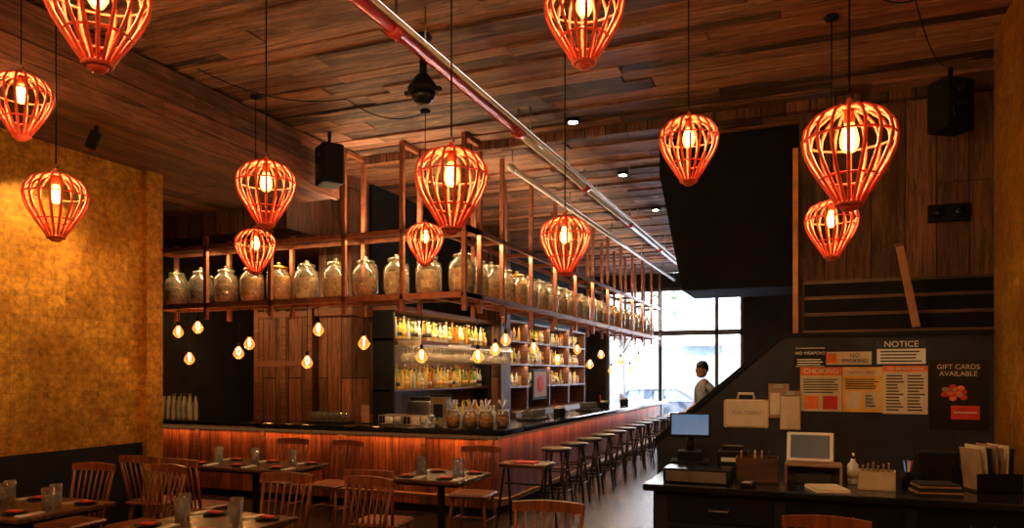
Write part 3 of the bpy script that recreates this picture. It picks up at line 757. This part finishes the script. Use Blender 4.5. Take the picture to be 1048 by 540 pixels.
b.T = Matrix.Translation((0, 0, .36)) @ Matrix.Rotation(math.radians(-14), 4, 'X')
b.box(-.15, .15, -.012, .022, -.09, .09, 'black', .008); b.box(-.135, .135, -.016, -.012, -.075, .078, 'screen_b')
b.T = Matrix.Identity(4); b.obj('pos_terminal', (-.84, 5.68, Z0), .12)
b = MB(); b.box(-.10, .10, -.11, .11, 0, .18, 'black', .015); b.box(-.07, .07, -.112, -.108, .10, .13, 'white'); b.box(-.08, .08, -.05, .05, .18, .21, 'blackg', .01); b.obj('receipt_printer', (-.54, 5.76, Z0))
b = MB(); b.box(-.22, .22, -.13, .13, 0, .10, 'blackg', .01); b.box(-.20, .20, -.135, -.13, .015, .085, 'steel'); b.obj('cash_drawer', (-.72, 5.24, Z0), 0)
b = MB()
for (a, c, d, e) in ((-.14, .14, -.1, -.09), (-.14, .14, .09, .1), (-.14, -.13, -.1, .1), (.13, .14, -.1, .1)): b.box(a, c, d, e, 0, .17, 'dkwood')
b.box(-.14, .14, -.1, .1, 0, .01, 'dkwood')
for i in range(5): b.box(-.11+i*.045, -.10+i*.045, -.07, .07, .01, .21, ['tan', 'ink', 'cream'][i % 3])
b.obj('wooden_file_box', (-.34, 5.40, Z0), .05)
b = MB(); b.box(-.035, .035, -.006, .006, 0, .13, 'blackg', .004); b.box(-.03, .03, -.008, -.006, .01, .12, 'screen_b'); b.box(-.03, .03, -.02, .04, 0, .012, 'black'); b.obj('mobile_phone_stand', (-.25, 5.66, Z0))
b = MB()
b.box(-.18, .18, -.11, .11, .12, .135, 'tan'); b.box(-.18, -.165, -.11, .11, 0, .12, 'tan'); b.box(.165, .18, -.11, .11, 0, .12, 'tan'); b.box(-.165, .165, .1, .11, 0, .12, 'tan')
b.box(-.12, .12, -.09, .08, 0, .07, 'ink', .01); b.obj('wooden_riser_shelf', (.02, 5.5, Z0))
b = MB(); b.T = Matrix.Translation((0, 0, .11)) @ Matrix.Rotation(math.radians(-15), 4, 'X')
b.box(-.15, .15, -.01, .01, -.10, .10, 'plasticw', .008); b.box(-.125, .125, -.013, -.01, -.08, .08, 'screen_k'); b.T = Matrix.Identity(4)
b.tube([(-.06, .03, .15), (-.06, .09, .006), (.06, .09, .006), (.06, .03, .15)], .006, 'steel', 6); b.obj('tablet', (.0, 5.48, Z0+.135), -.05)
b = MB(); b.lathe((0, 0, 0), [(.032, 0), (.035, .01), (.035, .13), (.015, .155), (.014, .17), (0, .17)], 'plasticw', 16); b.cyl((0, 0, .17), (0, 0, .21), .005, m='black'); b.tube([(0, 0, .205), (0, -.05, .21), (0, -.06, .2)], .007, 'plasticw', 8)
b.lathe((0, 0, 0), [(.036, .04), (.036, .10)], 'cream', 14); b.obj('hand_sanitizer_pump', (.27, 5.52, Z0))
b = MB()
for (a, c, d, e) in ((-.11, .11, -.08, -.07), (-.11, .11, .07, .08), (-.11, -.10, -.08, .08), (.10, .11, -.08, .08)): b.box(a, c, d, e, 0, .12, 'cream')
b.box(-.11, .11, -.08, .08, 0, .01, 'cream')
for i in range(6): b.box(-.085+i*.03, -.075+i*.03, -.05, .05, .01, .15+.01*(i % 3), 'tan')
b.obj('paper_caddy', (.40, 5.33, Z0), -.1)
b = MB()
for i in range(7):
    b.T = Matrix.Rotation(math.radians(-6+i*1.5), 4, 'Y'); b.box(-.09+i*.028, -.082+i*.028, -.11, .11, .012, .28+.015*(i % 2), ['tan', 'cream', 'ink', 'tan'][i % 4])
b.T = Matrix.Identity(4); b.box(-.14, .14, -.13, -.12, 0, .12, 'black'); b.box(-.14, .14, .12, .13, 0, .12, 'black'); b.box(-.15, .15, -.13, .13, 0, .006, 'black')
b.obj('menu_holder', (1.06, 5.55, Z0), .35)
b = MB()
for i in range(6): b.box(-.13+.004*i, .13-.003*i, -.09, .09, i*.012, i*.012+.011, ['ink', 'tan', 'ink'][i % 3])
b.obj('stack_of_menus', (.72, 5.25, Z0), .2)
b = MB(); b.lathe((0, 0, 0), [(.035, 0), (.04, .1), (.037, .1), (.033, .006), (0, .006)], 'black', 14)
for i in range(5): b.cyl((0, 0, .01), (.03*math.cos(i*1.3), .03*math.sin(i*1.3), .17), .004, m=['red', 'steel', 'blackg', 'screen_b', 'plasticw'][i], seg=6)
b.obj('pen_cup', (.60, 5.55, Z0))
b = MB(); b.box(-.04, .04, -.07, .07, 0, .03, 'blackg', .01); b.box(-.03, .03, -.0, .055, .03, .033, 'screen_k')
for i in range(9): b.box(-.028+.02*(i % 3), -.014+.02*(i % 3), -.06+.02*(i//3), -.046+.02*(i//3), .03, .034, 'plasticw')
b.obj('card_reader', (-.38, 5.14, Z0), -.2)
b = MB(); b.box(-.10, .10, -.13, .13, 0, .012, 'white'); b.box(-.095, .105, -.12, .14, .012, .02, 'cream'); b.obj('loose_papers', (.10, 5.17, Z0), .3)
b = MB(); b.box(-.12, .12, -.10, .10, 0, .22, 'black', .01); b.box(-.10, .10, -.105, -.10, .03, .19, 'blackg'); b.obj('audio_amplifier_box', (.80, 5.78, Z0))

YW = 6.9
def poster(name, x, z, w, h, m, items):
    b = MB(); b.box(-w/2, w/2, -.006, 0, -h/2, h/2, m)
    for (x0, x1, z0, z1, mm) in items: b.box(x0*w/2, x1*w/2, -.008, -.006, z0*h/2, z1*h/2, mm)
    return b.obj(name, (x, YW-.001, z))
def lines(n, z0, z1, x0=-.85, x1=.85, mm='ink'):
    out = []
    for i in range(n):
        zc = z0+(z1-z0)*(i+.5)/n; hh = abs(z1-z0)/n*.22
        out.append((x0, x1-random.random()*.3, zc-hh, zc+hh, mm))
    return out
p = poster('choking_poster', .086, 1.565, .33, .38, 'cream', [(-1, 1, .62, 1, 'orange')]+lines(6, .5, -.2)+[(-.8, -.1, -.9, -.3, 'orange'), (.1, .8, -.9, -.3, 'red')])
text('CHOKING', p, (0, -.010, .155), .06, 'white')
p = poster('safety_poster', .41, 1.565, .31, .38, 'yellow', [(-.9, .9, .6, .9, 'cream')]+lines(5, .5, 0)+[(-.8, -.1, -.85, -.1, 'cream'), (.1, .8, -.85, -.1, 'cream')]+lines(4, -.2, -.8, .15, .75))
text('SAFETY FIRST', p, (0, -.010, .143), .036, 'red')
p = poster('labor_poster', .73, 1.565, .33, .40, 'cream', [(-1, 1, .75, 1, 'orange')]+lines(12, .65, -.9, -.85, -.05)+lines(12, .65, -.9, .1, .9))
text('YOU ARE NOT ALONE', p, (0, -.010, .174), .026, 'white')
p = poster('notice_sign', .70, 1.88, .36, .20, 'white', [(-1, 1, .25, 1, 'ink')]+lines(4, .15, -.9))
text('NOTICE', p, (0, -.010, .062), .07, 'white')
p = poster('no_smoking_sign', .30, 1.83, .36, .11, 'cream', [(-.95, -.5, -.75, .75, 'orange')])
text('NO\nSMOKING', p, (.05, -.010, 0), .045, 'ink')
p = poster('no_weapons_sign', -.0, 1.84, .26, .18, 'blackg', [(-.9, .9, -.9, -.85, 'white'), (-.9, .9, .85, .9, 'white')]+lines(3, -.1, -.8, -.8, .8, 'white'))
text('NO WEAPONS', p, (0, -.010, .035), .036, 'white')
GC = mat('gift_poster_black', (.005, .005, .006), .3, var=.1)
b = MB(); w2, h2 = .205, .28
b.box(-w2, w2, -.006, 0, -h2, h2, GC)
for i in range(14):
    a = i*.9; r_ = .015+.085*(i/14)
    b.ell((r_*math.cos(a)-.02, -.008, .02+r_*.6*math.sin(a)), (.028, .003, .022), ['orange', 'red', 'tan', 'red'][i % 4], 10, 6)
b.box(-.05, .15, -.009, -.006, -.20, -.09, 'red'); b.box(-.03, .13, -.0095, -.006, -.15, -.14, 'cream')
p = b.obj('gift_card_poster', (1.11, YW-.001, 1.53))
text('GIFT CARDS\nAVAILABLE', p, (0, -.010, .195), .055, 'cream')
b = MB(); b.box(-.19, .19, -.02, 0, -.15, .10, 'cream', .02)
b.tube([(-.07, -.01, .10), (-.06, -.01, .15), (.06, -.01, .15), (.07, -.01, .10)], .013, 'cream', 8)
o = b.obj('handled_carry_case', (-.53, YW-.001, 1.37), 0); text('CAUTION', o, (0, -.023, -.02), .05, 'tan')
for i, (x, z, h) in enumerate([(-.255, 1.46, .30), (-.16, 1.38, .34)]):
    b = MB(); b.box(-.085, .085, -.01, 0, -h/2, h/2, 'tan'); b.box(-.078, .078, -.014, -.01, -h/2+.01, h/2-.05, 'cream' if i else 'tan'); b.box(-.04, .04, -.02, -.01, h/2-.04, h/2, 'steel', .003)
    b.box(-.07, .07, -.016, -.014, -h/2+.03, h/2-.08, 'cream')
    b.obj('clipboard', (x, YW-.001-i*.022, z), 0)

# ------------------------------------------------------------------ person
def person(name, loc, rz, scale=1.):
    SK = mat('skin', (.45, .25, .17), .5, var=.08); SH = mat('grey_shirt', (.22, .24, .28), .8); PT = mat('dark_trousers', (.03, .03, .04), .8)
    HR = mat('black_hair', (.012, .01, .01), .5); SHO = mat('black_shoes', (.02, .02, .02), .4); EY = mat('eye_white', (.7, .7, .7), .3, var=.02); LIP = mat('lips', (.35, .12, .1), .5)
    V = [(0, .02, .96), (0, .01, 1.14), (0, -.01, 1.34), (0, -.02, 1.48), (0, -.04, 1.58),
         (.17, -.01, 1.43), (.235, .03, 1.16), (.20, -.20, 1.04), (-.17, -.01, 1.43), (-.235, .02, 1.16), (-.19, -.21, 1.06),
         (.09, .02, .92), (.10, -.02, .50), (.10, .03, .09), (.11, -.14, .045), (-.09, .02, .92), (-.10, .0, .50), (-.12, .05, .09), (-.13, -.12, .045)]
    E = [(0, 1), (1, 2), (2, 3), (3, 4), (3, 5), (5, 6), (6, 7), (3, 8), (8, 9), (9, 10), (0, 11), (11, 12), (12, 13), (13, 14), (0, 15), (15, 16), (16, 17), (17, 18)]
    R = [(.15, .11), (.135, .10), (.155, .11), (.08, .07), (.052, .055), (.065, .06), (.045, .045), (.028, .024), (.065, .06), (.045, .045), (.028, .024),
         (.095, .09), (.06, .06), (.042, .045), (.038, .03), (.095, .09), (.06, .06), (.042, .045), (.038, .03)]
    me = bpy.data.meshes.new('tmp'); me.from_pydata(V, E, []); o = bpy.data.objects.new('tmp', me); COL.objects.link(o)
    o.modifiers.new('s', 'SKIN')
    if not me.skin_vertices: me.skin_vertices.new()
    for i, r in enumerate(R):
        sv = me.skin_vertices[0].data[i]; sv.radius = r; sv.use_root = (i == 0)
    sd = o.modifiers.new('d', 'SUBSURF'); sd.levels = 2; sd.render_levels = 2
    bpy.context.view_layer.update()
    dg = bpy.context.evaluated_depsgraph_get(); ev = o.evaluated_get(dg); m2 = ev.to_mesh()
    b = MB(); vs = [tuple(v.co) for v in m2.vertices]
    grp = {}
    for p in m2.polygons:
        c = p.center
        arm = abs(c.x) > .15 and c.y < -.10 and c.z > .8
        if c.z > 1.515: k = SK
        elif arm or (abs(c.x) > .19 and c.z < 1.22 and c.z > .95): k = SK
        elif c.z > .93: k = SH
        elif c.z > .10: k = PT
        else: k = SHO
        grp.setdefault(k, []).append(tuple(p.vertices))
    b.v = vs
    for k, fs in grp.items():
        mi = b.mi(k)
        for f in fs: b.f.append(list(f)); b.fm.append(mi); b.fs.append(True)
    ev.to_mesh_clear(); bpy.data.objects.remove(o)
    hc = (0, -.065, 1.70)
    b.ell(hc, (.076, .095, .118), SK, 20, 14); b.ell((0, -.085, 1.635), (.055, .07, .05), SK, 14, 10)
    b.ell((0, -.045, 1.735), (.084, .098, .10), HR, 18, 12)
    b.lathe((0, -.055, 1.745), [(.088, 0), (.092, .02), (.085, .06), (.05, .095), (0, .105)], HR, 18)
    b.prism([(-.07, -.12), (.07, -.12), (.055, -.19), (0, -.21), (-.055, -.19)], 'Z', 1.748, 1.758, HR)
    b.ell((0, -.163, 1.69), (.013, .02, .026), SK, 10, 8); b.ell((0, -.152, 1.643), (.024, .008, .008), LIP, 10, 6)
    for sx in (-1, 1):
        b.ell((sx*.032, -.150, 1.712), (.014, .008, .008), EY, 10, 6); b.ell((sx*.032, -.157, 1.712), (.006, .004, .006), HR, 8, 6)
        b.ell((sx*.032, -.153, 1.73), (.018, .006, .004), HR, 8, 6)
        b.ell((sx*.078, -.055, 1.695), (.012, .02, .03), SK, 10, 8)
        wx, wy, wz = (.20, -.20, 1.04) if sx > 0 else (-.19, -.21, 1.06)
        b.ell((wx-sx*.005, wy-.055, wz-.012), (.038, .055, .016), SK, 12, 8)
        for k, L in enumerate((.065, .078, .082, .07)):
            x0 = wx+sx*(.028-.019*k); y0 = wy-.095
            b.tube([(x0, y0, wz-.012), (x0, y0-L*.5, wz-.018), (x0, y0-L*.85, wz-.045)], [.0095, .009, .007], SK, 7)
        b.tube([(wx-sx*.03, wy-.04, wz-.012), (wx-sx*.06, wy-.07, wz-.02), (wx-sx*.062, wy-.10, wz-.032)], [.012, .010, .008], SK, 7)
    o = b.obj(name, loc, rz); o.scale = (scale,)*3
    return o
person('standing_man', (-1.54, 12.0, 0), math.radians(-45), 1.03)

# ------------------------------------------------------------------ street outside
b = MB(); b.box(-40, 30, 20.2, 24, -.25, -.1, mat('sidewalk_concrete', (.6, .6, .58), .8)); b.obj('sidewalk')
b = MB(); b.box(-40, 30, 24, 34, -.4, -.25, mat('asphalt', (.26, .26, .27), .8)); b.obj('street_ground')
def facade_m():
    m, nt, bs = new_mat('brick_facade_pale'); n = nt.nodes; l = nt.links
    tc = n.new("ShaderNodeTexCoord"); sp = n.new("ShaderNodeSeparateXYZ"); cb = n.new("ShaderNodeCombineXYZ"); br = n.new("ShaderNodeTexBrick")
    l.new(tc.outputs["Object"], sp.inputs[0]); l.new(sp.outputs[0], cb.inputs[0]); l.new(sp.outputs[2], cb.inputs[1]); l.new(cb.outputs[0], br.inputs[0])
    br.inputs["Color1"].default_value = (.62, .61, .60, 1); br.inputs["Color2"].default_value = (.54, .53, .52, 1); br.inputs["Scale"].default_value = 3
    l.new(br.outputs[0], bs.inputs[0]); return m
b = MB(); b.box(-40, 30, 36, 36.5, -.25, 12, facade_m())
GW = mat('shop_window_glass', (.09, .12, .15), .1)
for i in range(14):
    x0 = -24+i*3; b.box(x0, x0+2.2, 35.95, 36, .4, 3, GW); b.box(x0+.3, x0+1.7, 35.95, 36, 4.5, 6.5, GW); b.box(x0-.1, x0+2.3, 35.5, 36, 3.1, 3.25, 'plasticw')
b.obj('building_facade')
def car(name, loc, col):
    b = MB(); P = mat(name+'_paint', col, .2, .3)
    side = [(-2.2, .35), (-2.25, .7), (-2.1, .9), (-1.3, 1.0), (-.7, 1.42), (.9, 1.45), (1.6, 1.02), (2.1, .95), (2.25, .7), (2.2, .35)]
    b.prism(side, 'Y', -.85, .85, P)
    b.prism([(-1.15, 1.02), (-.66, 1.36), (.05, 1.38), (.05, 1.02)], 'Y', -.87, .87, GW); b.prism([(.12, 1.02), (.12, 1.38), (.85, 1.39), (1.4, 1.04)], 'Y', -.87, .87, GW)
    for x in (-1.4, 1.4):
        for y in (-.8, .8):
            b.cyl((x, y-.1, .33), (x, y+.1, .33), .33, m='black', seg=20); b.cyl((x, y-.11, .33), (x, y+.11, .33), .18, m='steel', seg=14)
    b.box(-2.27, -2.2, -.7, -.4, .6, .75, 'white'); b.box(-2.27, -2.2, .4, .7, .6, .75, 'white')
    b.obj(name, loc)
car('parked_car', (-4.9, 25.3, -.25), (.07, .08, .10)); car('parked_car', (.6, 25.3, -.25), (.3, .3, .32)); car('parked_car', (-10.4, 25.3, -.25), (.25, .03, .02))
def tree(loc):
    b = MB(); BK = mat('tree_bark', (.10, .09, .08), .9); LF = mat('tree_leaves', (.16, .22, .12), .7, var=.5, nscale=3)
    b.tube([(0, 0, 0), (.05, 0, 1.2), (0, .05, 2.6), (.1, 0, 3.8)], [.13, .1, .08, .05], BK, 8)
    for i in range(6):
        a = i*1.05; e = (math.cos(a)*1.1, math.sin(a)*1.1, 4.3+.3*(i % 3)); b.tube([(0, .03, 2.4+.15*i), (e[0]*.5, e[1]*.5, 3.2), e], [.05, .03, .02], BK, 6)
        for k in range(30):
            c = (e[0]+random.gauss(0, .45), e[1]+random.gauss(0, .45), e[2]+random.gauss(0, .3)); q = Matrix.Rotation(random.random()*6, 3, 'Z') @ Matrix.Rotation(random.random()*3, 3, 'X')
            b.ell(c, (.16, .12, .03), LF, 6, 4, q)
    b.obj('street_tree', loc)
tree((-5.6, 23.2, -.10)); tree((-9.8, 23.2, -.10))

# ------------------------------------------------------------------ lighting
w = bpy.data.worlds.new('daylight'); scn.world = w; w.use_nodes = True; nt = w.node_tree
bg = nt.nodes['Background']; sky = nt.nodes.new('ShaderNodeTexSky'); sky.sky_type = 'NISHITA'; sky.sun_disc = False; sky.sun_elevation = .8; sky.sun_rotation = 2.6
nt.links.new(sky.outputs[0], bg.inputs[0]); bg.inputs[1].default_value = 2.2
light('SUN', 'sun', (0, 10, 30), 26, (1, .97, .93), rot=(math.radians(42), 0, math.radians(-25)), angle=.01)

def strip(name, loc, e, col, rot, sx, sy):
    L = light('AREA', name, loc, e, col, shape='RECTANGLE', rot=rot); L.data.size = sx; L.data.size_y = sy; return L
strip('bar_led_strip_light', (-6.1, 7.93, .96), 10, (1, .36, .10), (math.radians(25), 0, 0), 5.4, .05)
strip('bar_led_strip_light', (-3.36, 13, .96), 16, (1, .36, .10), (0, math.radians(25), 0), .05, 10)
strip('backbar_strip_light', (-5.45, 10.75, 2.155), 12, (1, .66, .32), (0, 0, 0), .04, 3.2)
strip('backbar_strip_light', (-5.42, 10.75, 2.58), 24, (1, .66, .30), (0, 0, 0), .04, 3.2)
for z in (1.85, 2.30, 2.70): strip('display_strip_light', (-5.45, 15.7, z), 16, (1, .66, .34), (0, 0, 0), .04, 5.2)
strip('added_jar_light', (-5.9, 7.56, RZ-.04), 44, (1, .64, .28), (math.radians(14), 0, 0), 4.5, .04)  # added strips with no visible source, brighten the jars from the upper rail
strip('added_jar_light', (-3.64, 13, RZ-.04), 75, (1, .64, .30), (0, math.radians(-14), 0), .04, 10.5)
strip('added_ceiling_light', (-4.7, 7.71, RZ+.08), 26, (1, .62, .32), (math.pi, 0, 0), 1.8, .05)  # added strips with no visible source, brighten the ceiling above the bar
strip('added_ceiling_light', (-3.8, 13, RZ+.08), 50, (1, .66, .38), (math.pi, 0, 0), .05, 10)
b = MB(); b.cyl((0, 0, 0), (0, 0, -.06), .02, m='black'); b.cyl((0, 0, -.05), (-.08, 0, -.17), .045, m='black', seg=14)  # added spot fixtures, strengthen the lantern's hot spot on the gold wall
gs = b.mesh('added_gold_wall_spot')
for (y, e) in ((4.45, 120), (2.6, 60)):
    o = place('added_gold_wall_spot', gs, (-5.55, y, 3.773))
    light('SPOT', 'added_wall_beam', (-.10, 0, -.20), e, (1, .64, .28), o, spot_size=1.35, spot_blend=1., shadow_soft_size=.05, rot=(0, math.radians(36), 0))

# ------------------------------------------------------------------ camera
cd = bpy.data.cameras.new('camera'); cam = bpy.data.objects.new('camera', cd); COL.objects.link(cam)
cd.sensor_width = 36; cd.lens = 26.0; cd.shift_y = .1069; cd.clip_end = 300; cd.clip_start = .05
cam.location = (0, 0, 1.7); cam.rotation_euler = (math.pi/2, 0, math.radians(21.95))
scn.camera = cam
scn.view_settings.view_transform = 'Standard'
scn.view_settings.exposure = .65
